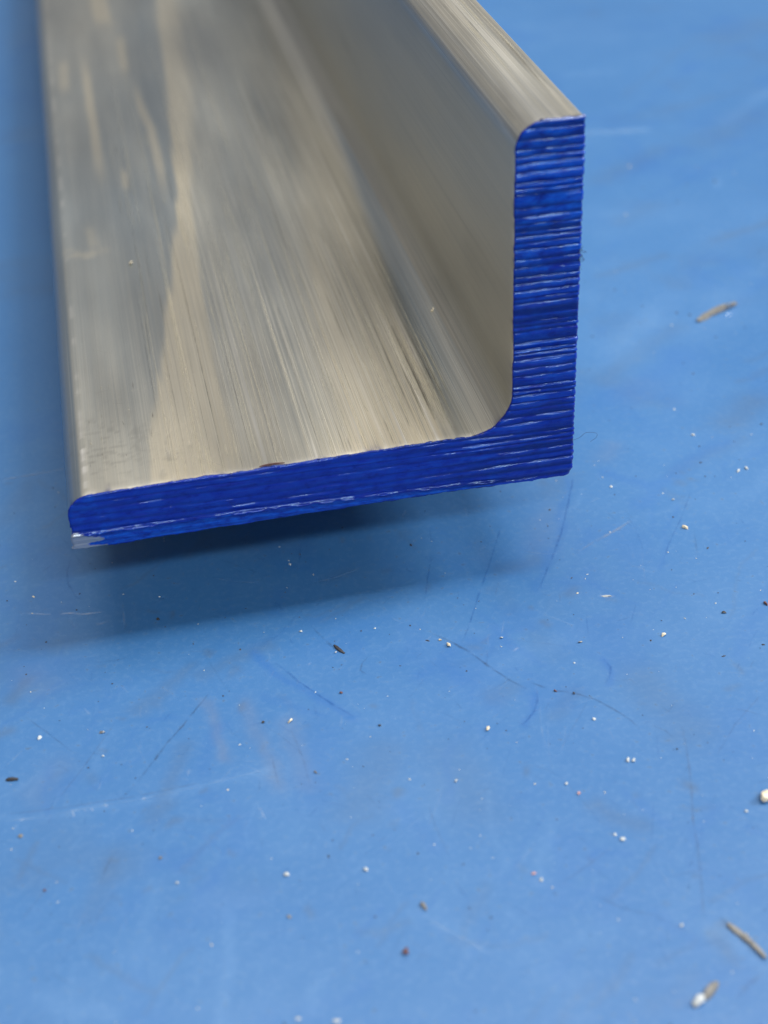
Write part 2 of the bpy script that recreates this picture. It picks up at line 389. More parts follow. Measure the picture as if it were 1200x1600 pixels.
def build_marks():
    V, F, A, C = [], [], [], []
    rnd = random.Random(3)
    L = list(LINES)
    for k in range(520):                       # faint hairline scratches all over
        px, py = rnd.uniform(-30, 1230), rnd.uniform(760, 1620)
        a = rnd.choice([rnd.gauss(2.2, .35), rnd.gauss(.6, .3), rnd.gauss(1.6, .3), rnd.uniform(0, 3.1)]); ln = rnd.choice([rnd.uniform(6, 30), rnd.uniform(6, 30), rnd.uniform(15, 110)])
        bend = rnd.uniform(-.25, .25)
        pts = [(px+ln*t*math.cos(a+bend*t), py+ln*t*math.sin(a+bend*t)*.8) for t in (0, .25, .5, .75, 1)]
        L.append((rnd.choice(['grey', 'deep', 'pale', 'deep', 'pale', 'dark']), rnd.uniform(.12, .34), rnd.uniform(1.6, 2.6), pts))
    for tint, al, w, px in L:
        # resample
        P = [at(*q) for q in px]
        Q = []
        for a, b in zip(P[:-1], P[1:]):
            n = max(2, int((b-a).length/.0006))
            Q += [a.lerp(b, i/n) for i in range(n)]
        Q.append(P[-1])
        base = len(V); n = len(Q)
        for i, p in enumerate(Q):
            d = (Q[min(i+1, n-1)]-Q[max(i-1, 0)]); d.z = 0; d.normalize()
            nn = Vector((-d.y, d.x, 0))
            hw = w*pxsize(p)*.62*rnd.uniform(.7, 1.3)
            p = p+nn*rnd.uniform(-.25, .25)*hw
            e = min(1, i/2.5+.15, (n-1-i)/2.5+.15)
            for s, f in ((-1, 0), (0, 1), (1, 0)):
                q = p+nn*hw*s*1.5; V.append((q.x, q.y, -H+.00003+.000004*f)); A.append(f*al*e*rnd.uniform(.8, 1.35)); C.append(TINT[tint])
            if i:
                b = base+3*(i-1)
                F += [(b, b+3, b+4, b+1), (b+1, b+4, b+5, b+2)]
    o = mesh('scratch_marks', V, F, MARK, parent=tabletop, attrs={'fade': A, 'tint': np.array(C)})
    o['kind'] = 'stuff'
build_marks()

# ------------------------------------------------------------------ the angle bar
R_FIL, R_TOE, R_TOP, R_HEEL = .0043, .0023, .0028, .0009
def arc(cx, cz, r, a0, a1, n):
    return [(cx+r*math.cos(math.radians(a0+(a1-a0)*i/n)), cz+r*math.sin(math.radians(a0+(a1-a0)*i/n))) for i in range(n+1)]
def line(a, b, step):
    n = max(1, int(math.hypot(b[0]-a[0], b[1]-a[1])/step))
    return [(a[0]+(b[0]-a[0])*i/n, a[1]+(b[1]-a[1])*i/n) for i in range(n+1)]

def crease(x):
    """height of the broken-off lip along the foot of the cut face"""
    return np.interp(x, [-LEG, -.030, -.012, -.004, 0], [.0020, .00155, .0008, .0002, -.0005])
def lip(x, z):
    c = crease(x)
    return np.maximum(c-z, 0)*.22

def profile():
    p = []
    def add(q):
        for v in q:
            if not p or math.hypot(v[0]-p[-1][0], v[1]-p[-1][1]) > 1e-6: p.append(v)
    add(arc(-LEG-.00012+.0003, .0003, .0003, 180, 270, 3))
    add(line((-LEG, 0), (-R_HEEL, 0), .001))
    add(arc(-R_HEEL, R_HEEL, R_HEEL, -90, 0, 6))
    add(line((0, R_HEEL), (0, RISE-.0002), .001))
    add(line((0, RISE-.0002), (-.0002, RISE), .0002))
    add(line((-.0002, RISE), (-T+R_TOP, RISE), .00025))
    add(arc(-T+R_TOP, RISE-R_TOP, R_TOP, 90, 180, 16))
    add(line((-T, RISE-R_TOP), (-T, T+R_FIL), .0004))
    add(arc(-T-R_FIL, T+R_FIL, R_FIL, 0, -90, 22))
    add(line((-T-R_FIL, T), (-LEG+R_TOE, T), .00025))
    add(arc(-LEG+R_TOE, T-R_TOE, R_TOE, 90, 180, 12))
    add(line((-LEG, T-R_TOE), (-LEG+.0001, .0030), .0003)); add(line((-LEG+.0001, .0030), (-LEG+.0001, .0023), .0002))
    add(line((-LEG+.0001, .0023), (-LEG-.00012, .0018), .0002)); add(line((-LEG-.00012, .0018), (-LEG-.00012, .0003), .0003))
    return np.array(p)

bar = bpy.data.objects.new('angle_bar', None); COL.objects.link(bar); bar.empty_display_size = .02
tag(bar, 'silver aluminium angle bar with its sawn end painted dark blue', 'metal bar')

TOPZ = T
# smears and warm reflected streaks, painted into the colour of the upper side of the foot flange, as polylines of photo pixels (width in px at the first point)
WARM_STREAKS = [
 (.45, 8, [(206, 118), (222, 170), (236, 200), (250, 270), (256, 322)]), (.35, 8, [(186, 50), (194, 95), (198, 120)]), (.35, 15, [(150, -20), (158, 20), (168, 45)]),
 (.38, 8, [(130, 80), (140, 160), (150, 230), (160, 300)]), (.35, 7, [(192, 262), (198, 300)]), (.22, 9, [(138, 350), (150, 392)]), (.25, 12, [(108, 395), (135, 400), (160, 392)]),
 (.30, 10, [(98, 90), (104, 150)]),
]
# broad warm and cool reflections over worn metal, put into the colour: per zone its photo column and warmth at these photo rows
REFL_ROWS = [0, 150, 300, 430, 560, 700]
REFL_ZONES = [
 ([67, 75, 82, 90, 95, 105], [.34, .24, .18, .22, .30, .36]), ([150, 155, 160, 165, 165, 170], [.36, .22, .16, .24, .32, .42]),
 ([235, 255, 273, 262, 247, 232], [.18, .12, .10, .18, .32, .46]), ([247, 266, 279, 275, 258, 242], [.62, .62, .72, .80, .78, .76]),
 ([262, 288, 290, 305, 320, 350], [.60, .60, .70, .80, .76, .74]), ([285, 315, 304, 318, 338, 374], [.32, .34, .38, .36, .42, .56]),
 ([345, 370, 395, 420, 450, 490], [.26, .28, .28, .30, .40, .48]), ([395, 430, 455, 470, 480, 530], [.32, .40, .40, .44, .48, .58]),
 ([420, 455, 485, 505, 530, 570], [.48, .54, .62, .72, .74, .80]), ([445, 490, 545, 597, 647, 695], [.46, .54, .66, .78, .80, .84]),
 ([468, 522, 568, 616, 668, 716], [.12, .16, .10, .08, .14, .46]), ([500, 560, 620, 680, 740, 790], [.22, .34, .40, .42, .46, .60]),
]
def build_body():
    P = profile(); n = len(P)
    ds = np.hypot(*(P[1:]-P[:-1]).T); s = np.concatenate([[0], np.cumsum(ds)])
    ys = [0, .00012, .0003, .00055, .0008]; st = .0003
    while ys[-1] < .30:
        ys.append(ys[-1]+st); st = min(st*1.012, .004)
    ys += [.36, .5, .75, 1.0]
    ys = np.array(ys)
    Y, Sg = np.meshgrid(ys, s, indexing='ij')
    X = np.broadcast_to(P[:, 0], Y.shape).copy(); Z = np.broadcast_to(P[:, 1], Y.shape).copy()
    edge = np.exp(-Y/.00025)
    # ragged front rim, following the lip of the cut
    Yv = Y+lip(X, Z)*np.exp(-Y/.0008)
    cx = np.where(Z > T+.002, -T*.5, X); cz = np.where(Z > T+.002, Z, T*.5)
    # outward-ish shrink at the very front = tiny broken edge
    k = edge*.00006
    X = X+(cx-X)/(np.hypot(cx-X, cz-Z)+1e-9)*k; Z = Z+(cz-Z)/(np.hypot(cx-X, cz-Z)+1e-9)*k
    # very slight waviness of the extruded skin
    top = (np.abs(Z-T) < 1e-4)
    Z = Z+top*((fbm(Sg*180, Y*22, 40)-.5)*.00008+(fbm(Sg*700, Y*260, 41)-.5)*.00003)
    # --- wear maps, with painted reflections and shade among them
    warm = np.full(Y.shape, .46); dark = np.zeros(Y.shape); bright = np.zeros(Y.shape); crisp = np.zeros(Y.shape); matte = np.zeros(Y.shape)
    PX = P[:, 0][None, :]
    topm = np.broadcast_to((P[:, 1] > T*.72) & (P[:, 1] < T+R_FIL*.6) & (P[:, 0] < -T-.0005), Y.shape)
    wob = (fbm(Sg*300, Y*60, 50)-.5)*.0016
    # photo-pixel address of every point of the upper side, only used to place the painted reflections
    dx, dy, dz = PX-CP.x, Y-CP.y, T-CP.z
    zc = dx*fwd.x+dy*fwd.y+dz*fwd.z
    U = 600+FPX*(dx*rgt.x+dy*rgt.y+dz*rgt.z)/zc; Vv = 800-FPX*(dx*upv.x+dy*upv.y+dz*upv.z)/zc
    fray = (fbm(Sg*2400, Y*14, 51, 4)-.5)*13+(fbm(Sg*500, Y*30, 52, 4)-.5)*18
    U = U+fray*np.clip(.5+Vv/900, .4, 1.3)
    us = [np.interp(Vv, REFL_ROWS, row[0]) for row in REFL_ZONES]; ws = [np.interp(Vv, REFL_ROWS, row[1]) for row in REFL_ZONES]
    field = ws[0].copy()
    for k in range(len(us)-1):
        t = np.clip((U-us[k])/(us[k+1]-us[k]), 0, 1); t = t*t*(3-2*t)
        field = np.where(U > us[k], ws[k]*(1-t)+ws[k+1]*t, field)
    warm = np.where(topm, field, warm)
    for a, hw, px in WARM_STREAKS:
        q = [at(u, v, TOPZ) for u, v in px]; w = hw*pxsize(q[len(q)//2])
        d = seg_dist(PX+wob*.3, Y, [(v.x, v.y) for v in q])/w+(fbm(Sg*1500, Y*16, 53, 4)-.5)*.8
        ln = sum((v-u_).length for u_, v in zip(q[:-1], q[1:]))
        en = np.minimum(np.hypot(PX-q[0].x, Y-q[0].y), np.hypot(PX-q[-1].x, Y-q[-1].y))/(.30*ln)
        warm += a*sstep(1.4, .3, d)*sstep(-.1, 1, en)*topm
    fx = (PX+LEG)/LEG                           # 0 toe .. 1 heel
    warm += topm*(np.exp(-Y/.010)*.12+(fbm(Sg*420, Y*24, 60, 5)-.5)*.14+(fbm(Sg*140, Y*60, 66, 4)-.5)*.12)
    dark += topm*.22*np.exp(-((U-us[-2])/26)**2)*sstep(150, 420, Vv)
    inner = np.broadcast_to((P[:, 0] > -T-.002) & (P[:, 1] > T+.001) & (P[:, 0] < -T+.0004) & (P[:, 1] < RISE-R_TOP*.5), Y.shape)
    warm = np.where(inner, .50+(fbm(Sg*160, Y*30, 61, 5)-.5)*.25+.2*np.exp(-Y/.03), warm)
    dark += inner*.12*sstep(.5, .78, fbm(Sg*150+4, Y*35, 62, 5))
    crown = np.broadcast_to((P[:, 1] > RISE-R_TOP*.8), Y.shape)
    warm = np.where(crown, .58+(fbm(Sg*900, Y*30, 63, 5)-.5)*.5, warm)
    bright += crown*.3*sstep(.60, .78, fbm(Sg*1500, Y*30, 64, 4))
    dark += crown*.22*sstep(.58, .75, fbm(Sg*700+9, Y*60, 65, 5))
    # crisp drawn lines: strongest between mid flange and fillet, fading at the toe
    crisp += topm*np.interp(fx, [0, .2, .3, .5, .8, .9, 1], [.12, .25, .6, 1, 1, .9, .5])*np.exp(-Y/.07)
    crisp += crown*.8+inner*.35*np.exp(-Y/.06)
    dark += inner*.34  # shade of the inner wall, put into the metal colour
    # die lines just off the fillet
    for sx, w, a in ((-.0118, .00022, .65), (-.0131, .00015, .5), (-.0152, .0003, .4), (-.0108, .00018, .45), (-.0094, .0003, .35), (-.0083, .0002, .3)):
        dark += topm*.55*a*np.exp(-((PX-sx+wob*.05)/(w*.7))**2)*sstep(.25, .7, noise(Y*60, PX*0+sx*9e4, 70))
    for sx, w, a in ((-.0123, .0002, .7), (-.0139, .00012, .7), (-.0171, .00014, .7), (-.0213, .0001, .7), (-.0262, .00012, .6), (-.0192, .0001, .6), (-.0312, .0001, .5)):
        bright += topm*a*np.exp(-((PX-sx+wob*.08)/w)**2)*sstep(.35, .7, noise(Y*90, PX*0+sx*7e4, 71))*np.exp(-Y/.06)
    # scraped rounding of the toe, dents beside it
    toe = np.exp(-((PX+LEG-.0021)/.00018)**2)*topm
    bright += toe*1.6*sstep(.38, .58, noise(Y*1100, Y*0, 72))*np.exp(-((Y-.006)/.005)**2)
    bright += toe*.35*sstep(.5, .7, noise(Y*600, Y*0, 73))
    tz = np.broadcast_to((P[:, 0] < -LEG+.0006) & (P[:, 1] > .0016), Y.shape)
    warm = np.where(np.broadcast_to((P[:, 0] < -LEG+.0015) & (P[:, 1] > .002), Y.shape), .0, warm)  # thin cool reflection along the toe rounding, painted as colour
    dark += tz*np.interp(P[:, 1], [0, .0017, .0022, .004, T-.001], [0, .1, 1., .85, .2])[None, :]*.9
    sc = sstep(.62, .70, fbm(Sg*1400, Y*1400, 74, 3))*np.exp(-((PX+.0455)/.0035)**2)*np.exp(-((Y-.009)/.007)**2)*topm
    dark += sc*.22
    sc = sstep(.60, .68, fbm(Sg*500+Y*900, Y*2600, 75, 3))*np.exp(-((PX+.047)/.003)**2)*np.exp(-((Y-.007)/.005)**2)*topm
    dark += sc*.3
    sc = sstep(.66, .72, fbm(Sg*1700, Y*1000, 76, 3))*np.exp(-((PX+.040)/.004)**2)*np.exp(-((Y-.004)/.004)**2)*topm
    dark += sc*.25; bright += np.roll(sc, 2, 0)*.15
    # rim: bright broken edge with dark nicks
    rim = np.exp(-Y/.00035)
    bright += rim*.75*sstep(.35, .6, noise(Sg*1500, Y*0, 77)); dark += np.exp(-Y/.0002)*.8*sstep(.55, .7, noise(Sg*900, Y*0, 78))
    ink = np.exp(-Y/(.00012+.0004*sstep(.55, .8, fbm(Sg*900, Y*0, 176))))*sstep(.42, .62, fbm(Sg*1500, Y*700, 177, 3))
    matte = np.clip(fbm(Sg*120, Y*30, 79)*1.2-.2, 0, 1)
    c = lambda a: np.clip(a, 0, 1).ravel()
    V = np.stack([X, Yv, Z], -1).reshape(-1, 3)
    nr = len(ys)
    F = grid_faces(nr, n, True).tolist()
    for i in range(nr-1):
        F.append([i*n, (i+1)*n, (i+1)*n+n-1, i*n+n-1])
    F.append([(nr-1)*n+i for i in range(n)])
    sy = np.stack([Sg, Y, np.zeros_like(Y)], -1).reshape(-1, 3)
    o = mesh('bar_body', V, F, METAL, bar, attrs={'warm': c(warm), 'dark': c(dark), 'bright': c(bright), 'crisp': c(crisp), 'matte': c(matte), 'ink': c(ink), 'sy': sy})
    return o
build_body()

RID = {}
def saw(x, z):
    """saw-tooth ridges left by the blade, running along x; returns relief towards the viewer"""
    zz = z+.018*(x+.003)+(fbm(x*130, x*0, 80)-.5)*.00018+(fbm(x*500, z*900, 180)-.5)*.00012
    ph = zz/.00078+1.1*(noise(zz*700, x*0+2, 81)-.5)+.5*(noise(zz*2600, x*60, 82)-.5)
    k = np.floor(ph); f = ph-k
    amp = np.random.default_rng(83).uniform(.55, 1.25, 4096)[(k.astype(int)) % 4096]
    r = np.where(f < .72, f/.72, (1-f)/.28)
    r = amp*r**1.4*(.35+.9*noise(x*500, k*3.1, 84))*np.interp(z, [.026, .031], [1, 1.35])
    RID['r'] = r
    foot = .5+.5*sstep(-T-R_FIL*2.6, -T-R_FIL*.3, x)   # flatter along the foot flange
    d = r*.00022*foot
    ph2 = (zz+.00021)/.00031+1.4*(noise(zz*1500, x*40, 181)-.5); f2 = ph2-np.floor(ph2)
    d += np.where(f2 < .7, f2/.7, (1-f2)/.3)*.00007*sstep(.3, .7, noise(x*420, np.floor(ph2)*2.7, 182))*1.
    d += (fbm(x*700, z*2600, 85)-.5)*.00005+(fbm(x*2200, z*4200, 86, 3)-.5)*.00003
    c = crease(x)
    low = sstep(-.004, -.009, x)
    d += np.exp(-((z-c+.0001)/.00014)**2)*low*(.00006+.00020*sstep(.35, .75, fbm(x*1300, x*0, 87)))
    d -= np.exp(-((z-c-.00022)/.00013)**2)*low*.00016*(.5+.5*noise(x*400, x*0, 187))
    return d

def build_face():
    V, A1, A2, A3, F = [], [], [], [], []
    ring = []
    XK = -T-R_FIL
    z1 = np.linspace(0, T, 74); z2 = np.linspace(T, RISE, 400)[1:]
    N1, N2 = 66, 270
    OUT = .00005
    def xl(z):
        if z < .0003: return -LEG-math.sqrt(max(0, .0003**2-(.0003-z)**2))
        if z < .0030: return float(np.interp(z, [.0018, .0023], [-LEG-.00012, -LEG+.0001]))
        if z <= T-R_TOE: return -LEG
        if z <= T: return -LEG+R_TOE-math.sqrt(max(0, R_TOE**2-(z-T+R_TOE)**2))
        if z < T+R_FIL: return -T-R_FIL+math.sqrt(max(0, R_FIL**2-(T+R_FIL-z)**2))
        if z <= RISE-R_TOP: return -T
        return -T+R_TOP-math.sqrt(max(0, R_TOP**2-(z-RISE+R_TOP)**2))
    def xr(z):
        if z < R_HEEL: return -R_HEEL+math.sqrt(max(0, R_HEEL**2-(R_HEEL-z)**2))
        return 0.
    def vert(x, z, b):
        V.append((x, 0, z)); return len(V)-1
    rows = []
    for z in z1:
        r = [(a, z) for a in np.linspace(xl(z), XK, N2)[:-1]]+[(a, z) for a in np.linspace(XK, xr(z), N1)]
        rows.append(r)
    upper = []
    for z in z2:
        upper.append([(a, z) for a in np.linspace(xl(z), xr(z), N1)])
    idx1 = [[vert(x, z, 0) for x, z in r] for r in rows]
    idx2 = [idx1[-1][N2-1:]]+[[vert(x, z, 0) for x, z in r] for r in upper]
    for I in (idx1, idx2):
        for a, b in zip(I[:-1], I[1:]):
            F += [(a[i], a[i+1], b[i+1], b[i]) for i in range(len(a)-1)]
    # boundary loop
    loop = idx1[0][:]+[r[-1] for r in idx1[1:]]+[r[-1] for r in idx2[1:]]
    loop += idx2[-1][::-1][1:]+[r[0] for r in idx2[::-1][1:]]
    loop += idx1[-1][:N2-1][::-1]+[r[0] for r in idx1[::-1][1:]]
    seen = set(); loop = [i for i in loop if not (i in seen or seen.add(i))]
    V = np.array(V); x, z = V[:, 0].copy(), V[:, 2].copy()
    y = lip(x, z)-saw(x, z)-.00008
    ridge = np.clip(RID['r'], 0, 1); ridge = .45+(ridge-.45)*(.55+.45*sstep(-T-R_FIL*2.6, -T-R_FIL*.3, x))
    # ragged outline: push the boundary out and in a little
    n = len(loop); L = np.array(loop)
    pv = V[L][:, [0, 2]]; tang = np.roll(pv, -1, 0)-np.roll(pv, 1, 0)
    nor = np.stack([tang[:, 1], -tang[:, 0]], 1); nor /= np.linalg.norm(nor, axis=1)[:, None]+1e-12
    arcl = np.concatenate([[0], np.cumsum(np.hypot(*(pv[1:]-pv[:-1]).T))])
    right = (pv[:, 0] > -.0002).astype(float)
    inn = ((pv[:, 0] < -T*.9) & (pv[:, 1] > T+.001)).astype(float)
    jit = OUT+(fbm(arcl*2600, arcl*0, 88)-.5)*.00009*(1+.6*right)*(1-.75*inn)+right*saw(pv[:, 0], pv[:, 1])*.12
    nick = sstep(.66, .74, noise(arcl*700, arcl*0+5, 89))
    jit = jit*np.where(pv[:, 1] > RISE-.0009, .35, 1.)-nick*.00006*(1-right)+.00006*sstep(.70, .8, noise(arcl*900, arcl*0+9, 90))*(1-inn)
    V[L, 0] += nor[:, 0]*jit; V[L, 2] += nor[:, 1]*jit
    y[L] += .00005
    V[:, 1] = y
    nb = len(V)
    back = V[L].copy(); back[:, 1] = lip(pv[:, 0], pv[:, 1])+.00012+(fbm(arcl*900, arcl*0, 91)-.5)*.00024
    back[:, 0] -= nor[:, 0]*(OUT*.3); back[:, 2] -= nor[:, 1]*(OUT*.3)
    V = np.vstack([V, back])
    for i in range(n):
        j = (i+1) % n
        F.append((loop[j], loop[i], nb+i, nb+j))
    X, Z = V[:, 0], V[:, 2]
    thin = np.interp(Z, [0, T, .012, .022, .030, RISE], [.30, .30, .40, .62, 1., .95])*(.55+.45*sstep(.35, .65, fbm(X*420+.7*Z*300, Z*520, 92, 5)))
    thin = np.maximum(thin, (Z < crease(X)-.0001)*sstep(-.004, -.012, X)*.85)  # lip strip lightened: the table's reflection put into the paint colour
    thin = np.maximum(thin, .55*np.exp(-((X+LEG-.002)/.003)**2)*sstep(.4, .7, fbm(X*800, Z*800, 93)))
    vio = np.zeros(len(V)); thin[nb:] = 0; thin[L] *= .3; vio[L] = .35*sstep(.4, .7, noise(arcl*600, arcl*0, 94))
    dg = np.exp(-((Z-.0221-.42*(X+T))/.00045)**2)*sstep(.3, .6, fbm(X*900, Z*900, 98))*(Z > T+.004)
    thin = thin*(1-dg)
    vio = np.maximum(vio, .3*sstep(.60, .8, fbm(X*500, Z*2500, 95)))*np.where(Z > T, 1, .5)
    u = X+LEG
    fin = .0026*noise(Z*2300, Z*0, 96)+.0010
    bare = sstep(.0003, -.0002, u+(fbm(X*2200, Z*3600, 99)-.5)*.0016-fin*np.interp(Z, [0, .0006, .0012, .0017, .0021], [1.1, .8, 1.1, .6, .2]))*(Z < .0022)
    topw = sstep(RISE-.0002, RISE-.00002, Z)*sstep(.3, .55, noise(X*900, X*0, 97))
    bare = np.maximum(bare, topw*.55)
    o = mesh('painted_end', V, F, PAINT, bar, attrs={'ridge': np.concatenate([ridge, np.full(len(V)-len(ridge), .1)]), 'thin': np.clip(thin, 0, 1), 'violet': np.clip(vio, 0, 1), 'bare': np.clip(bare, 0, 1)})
    o['label'] = 'sawn end coated in glossy dark blue paint over saw ridges'
build_face()

def build_drawn_lines():
    rd = random.Random(12); V, F, A, C = [], [], [], []
    todo = []
    for k in range(230):
        x = -.0105-rd.random()**.8*.031; y0 = .0004 if rd.random() < .4 else rd.uniform(.0005, .09)
        todo.append((x, T, y0, rd.choice([.003, .006, .012, .03, .06]), rd.choice([.00003, .00004, .00006]), rd.random() < .72, rd.gauss(0, .006)))
    for k in range(26):
        x = -.0105-rd.random()*.0055; todo.append((x, T, rd.uniform(.0003, .01), rd.uniform(.006, .03), rd.uniform(.00006, .00014), rd.random() < .5, 0))
    for k in range(18):
        todo.append((rd.uniform(-.0035, -.0006), RISE, rd.uniform(.0004, .06), rd.uniform(.004, .03), rd.choice([.00004, .00008]), rd.random() < .6, rd.gauss(0, .004)))
    for k in range(40):                        # cross scratches
        todo.append((rd.uniform(-.048, -.012), T, rd.uniform(.0006, .03), rd.uniform(.0005, .003), .00003, rd.random() < .6, rd.uniform(-2.5, 2.5)))
    for k in range(60):                        # dings by the toe
        todo.append((rd.uniform(-.0492, -.040), T, rd.uniform(.0015, .020), rd.uniform(.0004, .0016), rd.choice([.00004, .00007]), rd.random() < .4, rd.choice([rd.uniform(-4, -1.5), rd.uniform(1.5, 4), 0])))
    for x, z, y0, ln, w, br, sl in todo:
        n = max(3, int(ln/.0012)); o = len(V); c = (.97, .93, .78) if br else (.30, .285, .25); al = rd.uniform(.3, .9)*(1 if br else .75)
        for i in range(n+1):
            t = i/n; e = min(1, t*4+.2, (1-t)*2.5); f = e*al*rd.uniform(.5, 1.1)
            xx = x+sl*ln*t; yy = y0+ln*t/math.sqrt(1+sl*sl)
            for s_, a in ((-1, 0), (0, 1), (1, 0)):
                V.append((xx+s_*w*1.3, yy, z+.00006+a*.000004)); A.append(a*f); C.append(c)
            if i:
                b = o+3*(i-1); F += [(b, b+1, b+4, b+3), (b+1, b+2, b+5, b+4)]
    ob = mesh('drawn_lines', V, F, METMARK, bar, attrs={'fade': A, 'tint': np.array(C)}); ob['kind'] = 'stuff'
build_drawn_lines()

# ------------------------------------------------------------------ burrs along the cut, loose bits on and around it
def hull(rnd, l, w, h, n=14):
    bm = bmesh.new()
    for i in range(n):
        a = rnd.uniform(0, 6.283); r = rnd.uniform(.55, 1)**.5
        zt = rnd.uniform(0, 1)
        k = 1-.45*zt
        bm.verts.new((math.cos(a)*r*l*.5*k, math.sin(a)*r*w*.5*k, zt*h))
    bmesh.ops.convex_hull(bm, input=bm.verts)
    for v in [v for v in bm.verts if not v.link_faces]: bm.verts.remove(v)
    return bm
def curl(rnd, l, w, h, n=9):
    """a bent sliver: a tapered bar with a twist, closed"""
    bm = bmesh.new(); rings = []
    bend = rnd.uniform(-.05, .05)*l; tw = rnd.uniform(-1, 1)
    for i in range(n+1):
        t = i/n; x = (t-.5)*l; yb = bend*math.sin(t*3.14); k = .55+.45*min(1, t*5, (1-t)*3.5)
        ww = w*.5*k*rnd.uniform(.8, 1.2); hh = h*.5*k
        lift = h*.5+h*.6*abs(math.sin(t*2.4+tw))
        rings.append([bm.verts.new((x, yb+a*ww, lift+b*hh)) for a, b in ((-1, -1), (1, -1), (1, 1), (-.6, 1))])
    for a, b in zip(rings[:-1], rings[1:]):
        for i in range(4): bm.faces.new((a[i], a[(i+1) % 4], b[(i+1) % 4], b[i]))
    bm.faces.new(rings[0][::-1]); bm.faces.new(rings[-1])
    mz = min(v.co.z for v in bm.verts)
    for v in bm.verts: v.co.z -= mz
    bmesh.ops.recalc_face_normals(bm, faces=bm.faces)
    return bm
def put(bm, name, mat, loc, ang, parent=None):
    me = bpy.data.meshes.new(name); bm.to_mesh(me); bm.free(); me.materials.append(mat)
    o = bpy.data.objects.new(name, me); COL.objects.link(o)
    o.location = loc; o.rotation_euler = (0, 0, ang)
    if parent: o.parent = parent
    return o
MATS = dict(cream=CREAM, white=WHITE, steel=STEEL, grey=GREY, dark=DARK, brown=BROWN, pink=PINK)
